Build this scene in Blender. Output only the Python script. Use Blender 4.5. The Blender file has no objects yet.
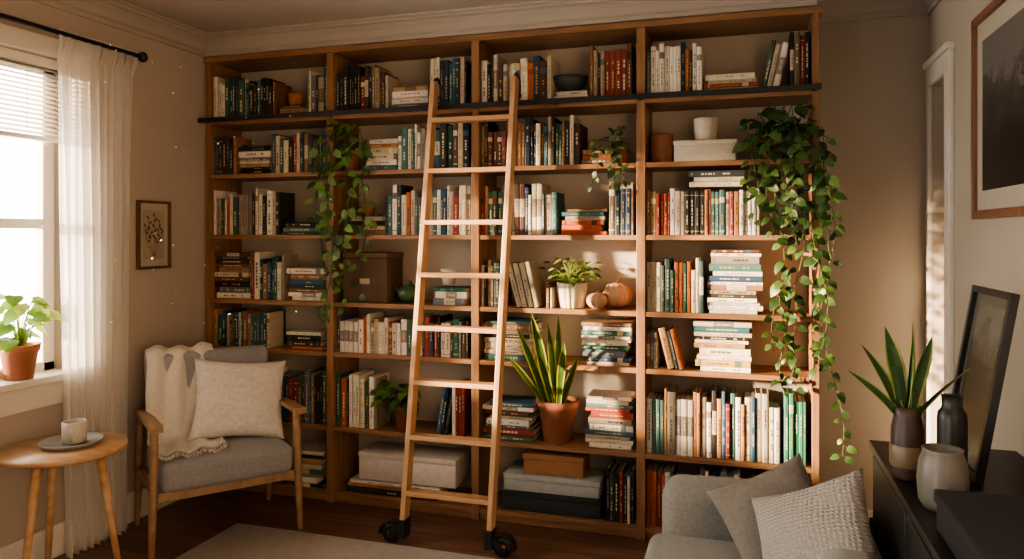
import bpy, bmesh, math, random
from math import sin, cos, pi, radians, sqrt
from mathutils import Vector, Matrix, Euler
R = random.Random(11)
CX, CY, CZ, FOC = 3.006, -3.637, 1.475, 750.0
TH = math.atan(750/2400.0); S_, C_ = sin(TH), cos(TH)
def PX(px, y=0.0):
    u=(px-512)/FOC; ry=y-CY
    return CX+ry*(u*C_-S_)/(C_+u*S_)
def hx(h):
    h=h.lstrip('#'); o=[]
    for i in (0,2,4):
        c=int(h[i:i+2],16)/255; o.append(c/12.92 if c<=.04045 else ((c+.055)/1.055)**2.4)
    return tuple(o)
def jit(c,a=.12):
    k=1+R.uniform(-a,a); return tuple(max(0,min(1,v*k*(1+R.uniform(-.03,.03)))) for v in c)
def lerp(a,b,t): return tuple(x*(1-t)+y*t for x,y in zip(a,b))
# ------------------------------------------------------------ materials
def newmat(name):
    m=bpy.data.materials.new(name); m.use_nodes=True
    nt=m.node_tree; b=nt.nodes['Principled BSDF']; return m,nt,b
def N(nt,t,**k):
    n=nt.nodes.new(t)
    for a,v in k.items(): setattr(n,a,v)
    return n
def coords(nt,scale=(1,1,1),rot=(0,0,0)):
    tc=N(nt,'ShaderNodeTexCoord'); mp=N(nt,'ShaderNodeMapping')
    mp.inputs['Scale'].default_value=scale; mp.inputs['Rotation'].default_value=rot
    nt.links.new(tc.outputs['Object'],mp.inputs['Vector']); return mp.outputs['Vector']
def ramp(nt,fac,stops):
    r=N(nt,'ShaderNodeValToRGB'); el=r.color_ramp.elements
    while len(el)<len(stops): el.new(.5)
    for e,(p,c) in zip(el,stops): e.position=p; e.color=(*c,1)
    nt.links.new(fac,r.inputs['Fac']); return r.outputs['Color']
def noise(nt,vec,scale=5,detail=4,rough=.55):
    n=N(nt,'ShaderNodeTexNoise'); n.inputs['Scale'].default_value=scale; n.inputs['Detail'].default_value=detail
    n.inputs['Roughness'].default_value=rough; nt.links.new(vec,n.inputs['Vector']); return n.outputs['Fac']
def bump(nt,b,h,st=.3,dist=.01):
    n=N(nt,'ShaderNodeBump'); n.inputs['Strength'].default_value=st; n.inputs['Distance'].default_value=dist
    nt.links.new(h,n.inputs['Height']); nt.links.new(n.outputs['Normal'],b.inputs['Normal'])
def noisy(name,c,rough=.6,var=.12,scale=8,bst=.1,bscale=60,metal=0,bdist=.003):
    m,nt,b=newmat(name); v=coords(nt); f=noise(nt,v,scale)
    c1=tuple(x*(1-var) for x in c); c2=tuple(min(1,x*(1+var)) for x in c)
    nt.links.new(ramp(nt,f,[(.3,c1),(.7,c2)]),b.inputs['Base Color'])
    b.inputs['Roughness'].default_value=rough; b.inputs['Metallic'].default_value=metal
    if bst: bump(nt,b,noise(nt,v,bscale,2),bst,bdist)
    return m
def wood(name,c1,c2,axis='x',rough=.45,s=1.0):
    m,nt,b=newmat(name)
    sc={'x':(1.2,14,14),'y':(14,1.2,14),'z':(14,14,1.2)}[axis]
    v=coords(nt,tuple(k*s for k in sc)); f=noise(nt,v,2.2,6,.62)
    mid=tuple((a+bb)/2 for a,bb in zip(c1,c2))
    nt.links.new(ramp(nt,f,[(.3,c1),(.5,mid),(.7,c2)]),b.inputs['Base Color'])
    b.inputs['Roughness'].default_value=rough; bump(nt,b,f,.15,.002); return m
def attrmat(name,rough=.6,trans=0,bst=.0,spec=.5):
    m,nt,b=newmat(name); a=N(nt,'ShaderNodeAttribute',attribute_name='Col')
    v=coords(nt); f=noise(nt,v,30,3)
    mx=N(nt,'ShaderNodeMix',data_type='RGBA',blend_type='MULTIPLY'); mx.inputs[0].default_value=.4
    nt.links.new(a.outputs['Color'],mx.inputs[6]); nt.links.new(ramp(nt,f,[(.3,(.65,.65,.65)),(.7,(1,1,1))]),mx.inputs[7])
    nt.links.new(mx.outputs[2],b.inputs['Base Color']); b.inputs['Roughness'].default_value=rough
    b.inputs['Specular IOR Level'].default_value=spec
    if bst: bump(nt,b,noise(nt,v,150,2),bst,.002)
    if trans:
        t=N(nt,'ShaderNodeBsdfTranslucent'); nt.links.new(mx.outputs[2],t.inputs['Color'])
        ms=N(nt,'ShaderNodeMixShader'); ms.inputs[0].default_value=trans
        out=nt.nodes['Material Output']
        nt.links.new(b.outputs[0],ms.inputs[1]); nt.links.new(t.outputs[0],ms.inputs[2]); nt.links.new(ms.outputs[0],out.inputs['Surface'])
    return m
def fabric(name,c,scale=220,st=.5,var=.15,dist=.002):
    m,nt,b=newmat(name); v=coords(nt)
    f=noise(nt,v,scale*.35,4,.7)
    nt.links.new(ramp(nt,f,[(.3,tuple(x*(1-var) for x in c)),(.7,tuple(min(1,x*(1+var)) for x in c))]),b.inputs['Base Color'])
    b.inputs['Roughness'].default_value=.95; b.inputs['Specular IOR Level'].default_value=.15
    try: b.inputs['Sheen Weight'].default_value=.15
    except Exception: pass
    bump(nt,b,noise(nt,v,scale,2),st,dist); return m
def knit(name,c,s=1.0):
    m,nt,b=newmat(name); v=coords(nt)
    w=N(nt,'ShaderNodeTexWave',wave_type='BANDS',bands_direction='X'); w.inputs['Scale'].default_value=22*s; w.inputs['Distortion'].default_value=3
    w.inputs['Detail'].default_value=2; nt.links.new(v,w.inputs['Vector'])
    w2=N(nt,'ShaderNodeTexWave',wave_type='BANDS',bands_direction='Y'); w2.inputs['Scale'].default_value=26*s; w2.inputs['Distortion'].default_value=4
    nt.links.new(v,w2.inputs['Vector'])
    mm=N(nt,'ShaderNodeMath',operation='MULTIPLY'); nt.links.new(w.outputs['Fac'],mm.inputs[0]); nt.links.new(w2.outputs['Fac'],mm.inputs[1])
    nt.links.new(ramp(nt,mm.outputs[0],[(0,tuple(x*.8 for x in c)),(.6,c)]),b.inputs['Base Color'])
    b.inputs['Roughness'].default_value=.95; b.inputs['Specular IOR Level'].default_value=.1
    bump(nt,b,mm.outputs[0],.8,.005); return m

m_wall=noisy('wall_paint',hx('#aca294'),.9,.03,2,.08,220)
m_wallL=noisy('wall_paint_warm',hx('#aa9e93'),.9,.03,2,.08,220)
m_ceil=noisy('ceiling_paint',hx('#aaa299'),.95,.02,2,.05,150)
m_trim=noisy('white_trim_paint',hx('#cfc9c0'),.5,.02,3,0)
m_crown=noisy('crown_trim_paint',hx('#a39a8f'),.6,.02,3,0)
m_back=noisy('shelf_back_panel_paint',hx('#bfb3a2'),.85,.04,3,.05,150)
oak1,oak2=hx('#735239'),hx('#9e7753')
m_oakx=wood('oak_horizontal',oak1,oak2,'x'); m_oakz=wood('oak_vertical',oak1,oak2,'z')
m_lad=wood('ladder_pine',hx('#a27b58'),hx('#c6a07a'),'z'); m_ladx=wood('ladder_rung_pine',hx('#a27b58'),hx('#c6a07a'),'x')
m_chairw=wood('chair_beech',hx('#7e6145'),hx('#a28365'),'y',s=.8)
m_tabw=wood('table_oak',hx('#a27c5a'),hx('#c49f7a'),'x',.35,s=.8)
m_black=noisy('black_metal',(.012,.012,.013),.4,.2,6,0)
m_blackw=wood('black_stained_wood',(.007,.006,.006),(.014,.012,.011),'y',.42)
m_book=attrmat('book_covers',.6,spec=.35)
m_obj=attrmat('painted_ceramic',.45)
m_matte=attrmat('matte_clay',.85,bst=.2)
m_leaf=attrmat('leaf_surface',.42,.22)
m_terra=noisy('terracotta',hx('#a56b50'),.85,.12,12,.2,80)
m_soil=noisy('soil',(.03,.02,.013),1,.4,50,.8,120,bdist=.01)
m_chairf=fabric('grey_upholstery',hx('#8a8a8c'))
m_sofaf=fabric('grey_sofa_weave',hx('#888682'))
m_oat=fabric('pale_linen',hx('#cdc8c1'),160,.7)
m_throw=fabric('cream_wool_throw',hx('#c9c2b8'),120,.8,.08)
m_knit=knit('chunky_knit_cover',hx('#aca69f'))
m_tau=fabric('taupe_linen',hx('#7c766f'),180,.6)
m_rug=fabric('beige_wool_rug',hx('#a59c91'),90,.9,.12,.006)
m_gold=noisy('aged_brass',hx('#8a6a42'),.35,.1,10,0,metal=.8)
# floor
m_floor,nt,b=newmat('dark_walnut_planks'); v=coords(nt)
br=N(nt,'ShaderNodeTexBrick'); br.offset=.37; br.inputs['Scale'].default_value=1; br.inputs['Brick Width'].default_value=1.3
br.inputs['Row Height'].default_value=.12; br.inputs['Mortar Size'].default_value=.003; br.inputs['Color1'].default_value=(.5,.5,.5,1); br.inputs['Color2'].default_value=(1,1,1,1)
br.inputs['Mortar'].default_value=(.05,.05,.05,1); nt.links.new(v,br.inputs['Vector'])
v2=coords(nt,(1.3,16,1)); f=noise(nt,v2,2.5,6,.6)
mx=N(nt,'ShaderNodeMix',data_type='RGBA',blend_type='MULTIPLY'); mx.inputs[0].default_value=.75
nt.links.new(ramp(nt,f,[(.3,hx('#5a3e30')),(.7,hx('#8a6450'))]),mx.inputs[6]); nt.links.new(br.outputs['Color'],mx.inputs[7])
nt.links.new(mx.outputs[2],b.inputs['Base Color']); b.inputs['Roughness'].default_value=.38; bump(nt,b,br.outputs['Fac'],-.2,.002)
# sheer
m_sheer,nt,b=newmat('sheer_voile')
b.inputs['Base Color'].default_value=(.93,.91,.88,1); b.inputs['Roughness'].default_value=.9
t1=N(nt,'ShaderNodeBsdfTranslucent'); t1.inputs['Color'].default_value=(.97,.95,.92,1)
t2=N(nt,'ShaderNodeBsdfTransparent'); ms=N(nt,'ShaderNodeMixShader'); ms.inputs[0].default_value=.6
nt.links.new(b.outputs[0],ms.inputs[1]); nt.links.new(t1.outputs[0],ms.inputs[2])
ms2=N(nt,'ShaderNodeMixShader'); vv=coords(nt); ff=noise(nt,vv,260,1)
mr=N(nt,'ShaderNodeMapRange'); mr.inputs['To Min'].default_value=.35; mr.inputs['To Max'].default_value=.6; nt.links.new(ff,mr.inputs['Value'])
nt.links.new(mr.outputs[0],ms2.inputs[0]); nt.links.new(ms.outputs[0],ms2.inputs[1]); nt.links.new(t2.outputs[0],ms2.inputs[2])
nt.links.new(ms2.outputs[0],nt.nodes['Material Output'].inputs['Surface'])
# glass
m_glass,nt,b=newmat('window_glass'); t2=N(nt,'ShaderNodeBsdfTransparent'); g=N(nt,'ShaderNodeBsdfGlossy'); g.inputs['Roughness'].default_value=.02
ms=N(nt,'ShaderNodeMixShader'); ms.inputs[0].default_value=.06; nt.links.new(t2.outputs[0],ms.inputs[1]); nt.links.new(g.outputs[0],ms.inputs[2])
nt.links.new(ms.outputs[0],nt.nodes['Material Output'].inputs['Surface'])

# ------------------------------------------------------------ mesh builder
class MB:
    def __init__(s): s.v=[]; s.f=[]; s.c=[]; s.m=[]; s.s=[]
    def add(s,vs,fs,col=(.5,.5,.5),mat=0,smooth=False,T=None):
        o=len(s.v)
        for p in vs:
            p=Vector(p); s.v.append(tuple(T(p) if callable(T) else (T@p if T is not None else p)))
        for i,f in enumerate(fs):
            s.f.append([o+k for k in f]); s.c.append(col[i] if isinstance(col,list) else col); s.m.append(mat); s.s.append(smooth)
    def box(s,a,b,col=(.5,.5,.5),mat=0,T=None):
        (x0,y0,z0),(x1,y1,z1)=a,b
        s.add([(x0,y0,z0),(x1,y0,z0),(x1,y1,z0),(x0,y1,z0),(x0,y0,z1),(x1,y0,z1),(x1,y1,z1),(x0,y1,z1)],
              [(0,3,2,1),(4,5,6,7),(0,1,5,4),(1,2,6,5),(2,3,7,6),(3,0,4,7)],col,mat,False,T)
    def rbox(s,c,size,r=.02,seg=3,col=(.5,.5,.5),mat=0,T=None,puff=0,cuts=0):
        bm=bmesh.new(); bmesh.ops.create_cube(bm,size=1)
        for v in bm.verts: v.co=Vector((v.co.x*size[0],v.co.y*size[1],v.co.z*size[2]))
        bmesh.ops.bevel(bm,geom=bm.edges[:],offset=r,segments=seg,affect='EDGES',profile=.5)
        if cuts: bmesh.ops.subdivide_edges(bm,edges=[e for e in bm.edges if e.calc_length()>min(size)*.4],cuts=cuts,use_grid_fill=True)
        if puff:
            for v in bm.verts:
                a=max(0,1-(2*v.co.x/size[0])**2); bb=max(0,1-(2*v.co.y/size[1])**2)
                v.co.z+=math.copysign(puff*a*bb,v.co.z) if abs(v.co.z)>size[2]*.3 else 0
        bm.verts.index_update(); C=Vector(c)
        s.add([v.co+C for v in bm.verts],[[v.index for v in f.verts] for f in bm.faces],col,mat,True,T); bm.free()
    def lathe(s,prof,c=(0,0,0),seg=28,col=(.5,.5,.5),mat=0,T=None,rib=0,ribn=12):
        vs=[];fs=[];n=len(prof)
        for j in range(seg):
            a=2*pi*j/seg; k=1+rib*cos(ribn*a)
            for r,z in prof: vs.append((c[0]+r*k*cos(a),c[1]+r*k*sin(a),c[2]+z))
        for j in range(seg):
            j2=(j+1)%seg
            for i in range(n-1): fs.append((j*n+i,j2*n+i,j2*n+i+1,j*n+i+1))
        s.add(vs,fs,col,mat,True,T)
    def tube(s,path,r,seg=8,col=(.5,.5,.5),mat=0,T=None,caps=True):
        path=[Vector(p) for p in path]; n=len(path); rs=r if isinstance(r,(list,tuple)) else [r]*n
        vs=[];fs=[]; ref=Vector((0.13,.27,.95))
        for i,p in enumerate(path):
            d=(path[min(i+1,n-1)]-path[max(i-1,0)])
            if d.length<1e-9: d=Vector((0,0,1))
            d.normalize(); rf=ref if abs(d.dot(ref))<.93 else Vector((1,0,0.1))
            a=d.cross(rf).normalized(); bb=d.cross(a)
            for j in range(seg):
                t=2*pi*j/seg; vs.append(p+(a*cos(t)+bb*sin(t))*rs[i])
        for i in range(n-1):
            for j in range(seg):
                j2=(j+1)%seg; fs.append((i*seg+j,i*seg+j2,(i+1)*seg+j2,(i+1)*seg+j))
        if caps: fs.append(list(range(seg))[::-1]); fs.append([(n-1)*seg+j for j in range(seg)])
        s.add(vs,fs,col,mat,True,T)
    def beam(s,p0,p1,w,h,col=(.5,.5,.5),mat=0,side=Vector((1,0,0)),w2=None,h2=None):
        p0=Vector(p0);p1=Vector(p1); d=(p1-p0).normalized(); a=(side-d*side.dot(d)).normalized(); bb=d.cross(a)
        w2=w2 or w; h2=h2 or h; vs=[]
        for p,ww,hh in ((p0,w,h),(p1,w2,h2)):
            for sx,sy in ((-1,-1),(1,-1),(1,1),(-1,1)): vs.append(p+a*sx*ww/2+bb*sy*hh/2)
        s.add(vs,[(0,3,2,1),(4,5,6,7),(0,1,5,4),(1,2,6,5),(2,3,7,6),(3,0,4,7)],col,mat)
    def build(s,name,mats,parent=None,bevel=0,subsurf=0,solid=0,loc=None,rot=None):
        me=bpy.data.meshes.new(name); me.from_pydata(s.v,[],s.f); me.update()
        for m in (mats if isinstance(mats,(list,tuple)) else [mats]): me.materials.append(m)
        me.polygons.foreach_set('material_index',s.m); me.polygons.foreach_set('use_smooth',s.s)
        at=me.color_attributes.new('Col','FLOAT_COLOR','CORNER'); buf=[]
        for f,c in zip(s.f,s.c): buf.extend(list((*c,1))*len(f))
        at.data.foreach_set('color',buf)
        ob=bpy.data.objects.new(name,me); bpy.context.scene.collection.objects.link(ob)
        if loc: ob.location=loc
        if rot: ob.rotation_euler=rot
        if parent: ob.parent=parent
        if solid: md=ob.modifiers.new('solid','SOLIDIFY'); md.thickness=solid; md.offset=0
        if bevel: md=ob.modifiers.new('bevel','BEVEL'); md.width=bevel; md.segments=2; md.limit_method='ANGLE'
        if subsurf: md=ob.modifiers.new('sub','SUBSURF'); md.levels=subsurf; md.render_levels=subsurf
        return ob
def empty(name,loc=(0,0,0),rz=0):
    e=bpy.data.objects.new(name,None); bpy.context.scene.collection.objects.link(e); e.location=loc; e.rotation_euler=(0,0,rz); e.empty_display_size=.1; return e
def single(name,a,b,mat,bevel=0):
    mb=MB(); mb.box(a,b); return mb.build(name,mat,bevel=bevel)

# ------------------------------------------------------------ room
XL,XR,YB,YF,ZC=-.012,3.83,.32,-4.6,2.62
single('floor',(XL-.2,YF,-.1),(XR+.2,YB+.2,0),m_floor)
single('ceiling',(XL-.2,YF,ZC),(XR+.2,YB+.2,ZC+.1),m_ceil)
single('wall_back',(XL-.2,YB,0),(XR+.2,YB+.15,ZC),m_wall)
WY0,WY1,WZ0,WZ1=-2.30,-.90,.82,2.28
mb=MB(); x0,x1=XL-.18,XL
mb.box((x0,WY1,0),(x1,YB,ZC)); mb.box((x0,YF,0),(x1,WY0,ZC)); mb.box((x0,WY0,0),(x1,WY1,WZ0)); mb.box((x0,WY0,WZ1),(x1,WY1,ZC))
mb.build('wall_left',m_wallL)
DY0,DY1,DZ=-.03,.27,2.16
mb=MB(); mb.box((XR,YF,0),(XR+.15,DY0,ZC)); mb.box((XR,DY1,0),(XR+.15,YB,ZC)); mb.box((XR,DY0,DZ),(XR+.15,DY1,ZC)); mb.build('wall_right',m_wall)
mb=MB(); mb.box((XR+.05,DY0+.004,.004),(XR+.09,DY1-.004,DZ-.004))
for z0,z1 in ((.2,.95),(1.1,2.0)): mb.box((XR+.042,DY0+.07,z0),(XR+.052,DY1-.07,z1))
mb.lathe([(0,0),(.02,0),(.026,.02),(.02,.04),(0,.045)],seg=14,mat=1,T=Matrix.Translation((XR+.05,DY0+.04,1.0))@Matrix.Rotation(-pi/2,4,'Y'))
mb.build('door_1',[m_trim,m_gold],bevel=.003)
mb=MB(); mb.box((XR-.02,DY0-.09,0),(XR-.0005,DY0,DZ+.09)); mb.box((XR-.02,DY1,0),(XR-.0005,DY1+.04,DZ+.09)); mb.box((XR-.02,DY0,DZ),(XR-.0005,DY1,DZ+.09)); mb.box((XR-.032,DY0-.1,DZ+.085),(XR-.0005,DY1+.045,DZ+.115))
mb.build('trim_1',m_trim,bevel=.003)
prof=[(0,-.112),(.012,-.112),(.014,-.092),(.026,-.084),(.042,-.054),(.062,-.032),(.078,-.026),(.08,-.013),(.092,-.011),(.094,0),(0,0)]
def crown(name,kind,a,b,y0=YB):
    mb=MB(); vs=[]
    for t in (a,b):
        for o,z in prof:
            if kind=='L': vs.append((XL+o,t,ZC+z))
            elif kind=='R': vs.append((XR-o,t,ZC+z))
            else: vs.append((t,y0-o,ZC+z))
    n=len(prof); mb.add(vs,[(i,(i+1)%n,n+(i+1)%n,n+i) for i in range(n)]+[list(range(n)),list(range(n,2*n))]); mb.build(name,m_crown)
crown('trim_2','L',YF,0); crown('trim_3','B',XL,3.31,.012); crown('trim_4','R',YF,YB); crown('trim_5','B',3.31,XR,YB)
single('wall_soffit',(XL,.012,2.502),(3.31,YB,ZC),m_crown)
def baseb(name,a,b):
    mb=MB(); mb.box(a,b); mb.build(name,m_trim,bevel=.006)
baseb('baseboard_left',(XL,YF,0),(XL+.018,-.02,.15))
baseb('baseboard_back',(3.335,YB-.018,0),(XR,YB,.15))
baseb('baseboard_right',(XR-.018,YF,0),(XR,DY0-.1,.15))
# window
win=empty('window_1',(0,0,0))
mb=MB(); xf0,xf1=XL-.15,XL-.10
for z in (WZ0,WZ1-.06): mb.box((xf0,WY0,z),(xf1,WY1,z+.06))
for y in (WY0,WY1-.06): mb.box((xf0,y,WZ0),(xf1,y+.06,WZ1))
ym=(WY0+WY1)/2; mb.box((xf0,ym-.03,WZ0),(xf1,ym+.03,WZ1)); mb.box((xf0+.005,WY0,1.50),(xf1-.004,WY1,1.545))
mb.build('sash_frame',m_trim,win,bevel=.004)
mb=MB(); mb.box((XL-.128,WY0+.05,WZ0+.05),(XL-.124,WY1-.05,WZ1-.05)); mb.build('glass_pane',m_glass,win)
mb=MB()
mb.box((XL+.0005,WY1,WZ0-.03),(XL+.02,WY1+.08,WZ1+.08)); mb.box((XL+.0005,WY0-.08,WZ0-.03),(XL+.02,WY0,WZ1+.08)); mb.box((XL+.0005,WY0-.08,WZ1),(XL+.022,WY1+.08,WZ1+.085))
mb.box((XL+.0005,WY0-.1,WZ0-.12),(XL+.018,WY1+.1,WZ0-.012)); mb.box((XL-.10,WY0+.002,WZ0+.001),(XL+.005,WY1-.002,WZ0+.02)); mb.box((XL+.0005,WY0-.11,WZ0-.012),(XL+.05,WY1+.09,WZ0+.02))
mb.build('casing_and_sill',m_trim,win,bevel=.004)
mb=MB(); z=WZ1-.05
mb.box((XL-.085,WY0+.01,WZ1-.045),(XL-.03,WY1-.01,WZ1-.002))
while z>1.93:
    T=Matrix.Translation((XL-.058,0,z))@Matrix.Rotation(radians(22),4,'Y')
    mb.box((-.025,WY0+.015,-.001),(.025,WY1-.015,.001),T=T); z-=.021
mb.box((XL-.08,WY0+.012,1.90),(XL-.035,WY1-.012,1.92))
for y in (WY0+.2,ym,WY1-.2): mb.tube([(XL-.031,y,WZ1-.04),(XL-.031,y,1.91)],.0015,5)
mb.build('venetian_blind',noisy('blind_slats',hx('#d8d2c8'),.5,.02,4,0),win)
# curtain rod + curtain
mb=MB(); XRD=.085; ZR=2.372
mb.tube([(XRD,-2.75,ZR),(XRD,-.585,ZR)],.011,12)
for y,s in ((-.585,1),(-2.75,-1)):
    mb.lathe([(0,-.028),(.018,-.02),(.026,0),(.018,.02),(0,.028)],(XRD,y+.02*s,ZR),14)
for y in (-.60,-2.68): mb.beam((XL+.002,y,ZR),(XRD,y,ZR),.014,.014,side=Vector((0,1,0))); mb.box((XL+.0005,y-.02,ZR-.035),(XL+.01,y+.02,ZR+.035))
mb.build('curtain_rod',m_black)
def curtain(name,yt0,yt1,yb0,yb1,nf):
    mb=MB(); vs=[];fs=[]; nu,nv=200,40; zt=ZR+.018
    for j in range(nv+1):
        v=j/nv; z=zt-v*(zt-.01)
        w=v**.6; ya=yt0+(yb0-yt0)*w; yb=yt1+(yb1-yt1)*w
        for i in range(nu+1):
            u=i/nu; ph=2*pi*nf*u+.5*sin(v*3+u*9)
            am=.016+.012*min(1,v*3)+.005*sin(u*17)
            x=.066+am*sin(ph)*(.35 if v<.02 else 1)+.005*sin(ph*2.3+v*4)
            if v<.03: x=x*.3+XRD*.7+ .013*.7
            vs.append((x,ya+(yb-ya)*u+.006*sin(ph*2+v*2),z))
    for j in range(nv):
        for i in range(nu): a=j*(nu+1)+i; fs.append((a,a+1,a+nu+2,a+nu+1))
    mb.add(vs,fs,smooth=True); return mb.build(name,m_sheer)
curtain('sheer_curtain',-1.06,-.60,-1.0,-.65,9)

# ------------------------------------------------------------ bookshelf
COL=[0.0,.82,1.67,2.52,3.32]; BZ=[2.13,1.82,1.47,1.10,.825,.415,.06]; TOP=2.50; DP=.30; DW=.042
mb=MB()
mb.box((0,DP-.012,.0),(3.32,DP,TOP-.002),mat=2)
mb.box((0,0,0),(.03,DP-.012,TOP),mat=1); mb.box((3.29,0,0),(3.32,DP-.012,TOP),mat=1)
for x in COL[1:4]: mb.box((x-DW/2,0,0),(x+DW/2,DP-.012,TOP-.03),mat=1)
mb.box((-.008,-.012,TOP-.03),(3.332,DP,TOP),mat=0)
CI=[(.03,.82-DW/2),(.82+DW/2,1.67-DW/2),(1.67+DW/2,2.52-DW/2),(2.52+DW/2,3.29)]
for a,b_ in CI:
    for z in BZ: mb.box((a,.004,z-.024),(b_,DP-.012,z),mat=0)
    mb.box((a,.02,0),(b_,.035,.037),mat=0)
mb.build('bookshelf',[m_oakx,m_oakz,m_back],bevel=.002)
mb=MB(); mb.box((-.005,-.062,2.116),(3.325,-.050,2.142))
for x in (.02,.82,1.30,1.67,2.1,2.52,3.30): mb.box((x-.012,-.05,2.12),(x+.012,-.0005,2.138))
mb.build('ladder_rail',m_black,bevel=.002)

# ------------------------------------------------------------ books
PAL={
'mix':['#5e4234','#8a6a50','#34484a','#26404e','#9c907c','#cdc2ac','#46604c','#8a382c','#34506a','#a88660','#dcd4c6','#2c2826','#3e6466','#666c72','#bcae94','#a85e34','#d6cbb6','#3a3029','#e0d9cc','#2f5a4c'],
'dark':['#1c2024','#22384a','#37302c','#284238','#4a3028','#182c36','#3e444a','#74634f','#265058','#181c1f','#9c907c','#782e26','#c2b69e','#2a2624'],
'light':['#dcd4c6','#cbbfaa','#e8e1d6','#b8aa92','#a89b88','#e0d7c6','#8f8576','#d2c8b6','#e6dfd0','#4a6e6a','#3c5a70','#b0805a','#e4ddd0','#98463a','#d6cdba','#37322e'],
'teal':['#26444c','#345e66','#1f343d','#466a6c','#cdc2ac','#252c31','#2c424c','#5a3a2c'],
'brown':['#654130','#80583c','#48322a','#96745a','#3a2f29','#b29878','#7c3a2e','#c8baa0','#2a2420','#dcd2c0'],
'green':['#2a5c4a','#3a7c62','#234638','#dcd4c4','#4f8a6c'],
'blue':['#2c4056','#42607a','#223242','#cdc4b4','#586f86'],
'warm':['#b0583a','#c89454','#ddcfb4','#c09e62','#e6ddcc','#7a3a2c','#bdb4a2','#3c6a6c','#dfd6c6','#d9ccb4'],
}
PAGE=hx('#d8ceb8')
def book(mb,T,t,h,d,col,style=None):
    c=.003
    mb.box((0,.004,0),(min(.002,t*.2),d,h),col,T=T); mb.box((t-min(.002,t*.2),.004,0),(t,d,h),col,T=T)
    pr=[(0,.004),(.25*t,.001),(.75*t,.001),(t,.004),(t,.008),(0,.008)]
    n=6; vs=[(a,b,0) for a,b in pr]+[(a,b,h) for a,b in pr]
    mb.add(vs,[(i,(i+1)%n,n+(i+1)%n,n+i) for i in range(n)]+[list(range(n)),list(range(n,2*n))],col,T=T)
    mb.box((.002,.007,c),(t-.002,d-.004,h-c),PAGE,T=T)
    lum=sum(col)/3
    ink=jit(hx('#e0d6ba') if lum<.18 else hx('#2c2420'),.2)
    if R.random()<.25: ink=hx('#8a3020') if lum>.18 else hx('#c8a050')
    ink=lerp(col,ink,R.uniform(.55,.9))
    def band(c0,c1,cc):
        p=[(0.0001,.0033),(.25*t,.0003),(.75*t,.0003),(t-.0001,.0033)]
        mb.add([(a,b,c0) for a,b in p]+[(a,b,c1) for a,b in p],[(0,1,5,4),(1,2,6,5),(2,3,7,6)],cc,T=T)
    def q(a0,a1,c0,c1,cc,o=.0):
        mb.add([(a0*t,o,c0),(a1*t,o,c0),(a1*t,o,c1),(a0*t,o,c1)],[(0,1,2,3)],cc,T=T)
    s=R.random() if style is None else style
    lo,hi=.2*h,.8*h
    if s<.16:
        cc=lerp(col,R.choice([hx('#c8b890'),hx('#1c1c1e'),hx('#8a3020'),hx('#e0d8c8'),hx('#3c606a')]),.8); band(h*.72,h*.84,cc); band(h*.08,h*.1,cc); hi=.66*h
    elif s<.3:
        band(h*.9,h*.912,ink); band(h*.08,h*.092,ink)
    elif s<.37: band(h*.35,h*.7,lerp(col,hx('#dccfb4') if lum<.2 else hx('#4a3a30'),.7)); lo,hi=.4*h,.66*h; ink=lerp(col,ink,.4)
    elif s<.55: lo,hi=.45*h,.8*h
    z=lo+R.uniform(0,.05*h)
    wdt=R.uniform(.09,.16)
    while z<hi-.010:
        L=R.uniform(.006,.02); z2=min(hi,z+L)
        q(.5-wdt,.5+wdt,z,z2,ink); z=z2+R.uniform(.003,.007)
        if R.random()<.15: z+=.03
    if R.random()<.5: q(.38,.62,.05*h,.07*h,ink)
HR=[(.21,.27),(.18,.24),(.20,.27),(.2,.27),(.165,.213),(.25,.33),(.2,.28)]
SHM={}
def getmb(c,r): return SHM.setdefault((c,r),MB())
def vrow(c,r,p0,p1,pal='mix',hr=None,zb=None,lean=0):
    mb=getmb(c,r); a,b_=CI[c]
    x=max(PX(p0,.03),a+.003); xe=min(PX(p1,.03),b_-.003); z=(BZ[r] if zb is None else zb)+.0006
    lo,hi=hr or HR[r]; run=0
    while x<xe-.009:
        if run<=0:
            if R.random()<.14: run=R.randint(2,4); t0=R.uniform(.016,.028); h0=R.uniform(lo,hi); c0=hx(R.choice(PAL[pal])); st=R.random(); d0=R.uniform(.14,.19)
            else:
                run=1; t0=R.choice([R.uniform(.012,.02),R.uniform(.016,.028),R.uniform(.02,.038)]); h0=R.uniform(lo,hi)
                c0=hx(R.choice(PAL[pal if R.random()<.7 else 'mix'])); st=None; d0=R.uniform(.13,.2)
        run-=1; t=min(t0,xe-x); h=h0+R.uniform(-.002,.002); y=.022+R.uniform(0,.012)
        if lean: 
            th=radians(lean)+radians(R.uniform(-1.5,1.5))
            def T(p,x=x,y=y,th=th,t=t): return Vector((x+p.x*cos(th)+p.z*sin(th),y+p.y,z+p.z*cos(th)-p.x*sin(th)+(t*sin(th) if th>0 else 0)))
            book(mb,T,t,h,d0,jit(c0),st); x+=t/cos(th)+.003+.5*abs(sin(radians(1.5)))*.02
        else:
            book(mb,lambda p,x=x,y=y:Vector((x+p.x,y+p.y,z+p.z)),t,h,d0,jit(c0),st); x+=t+.0006
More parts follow.
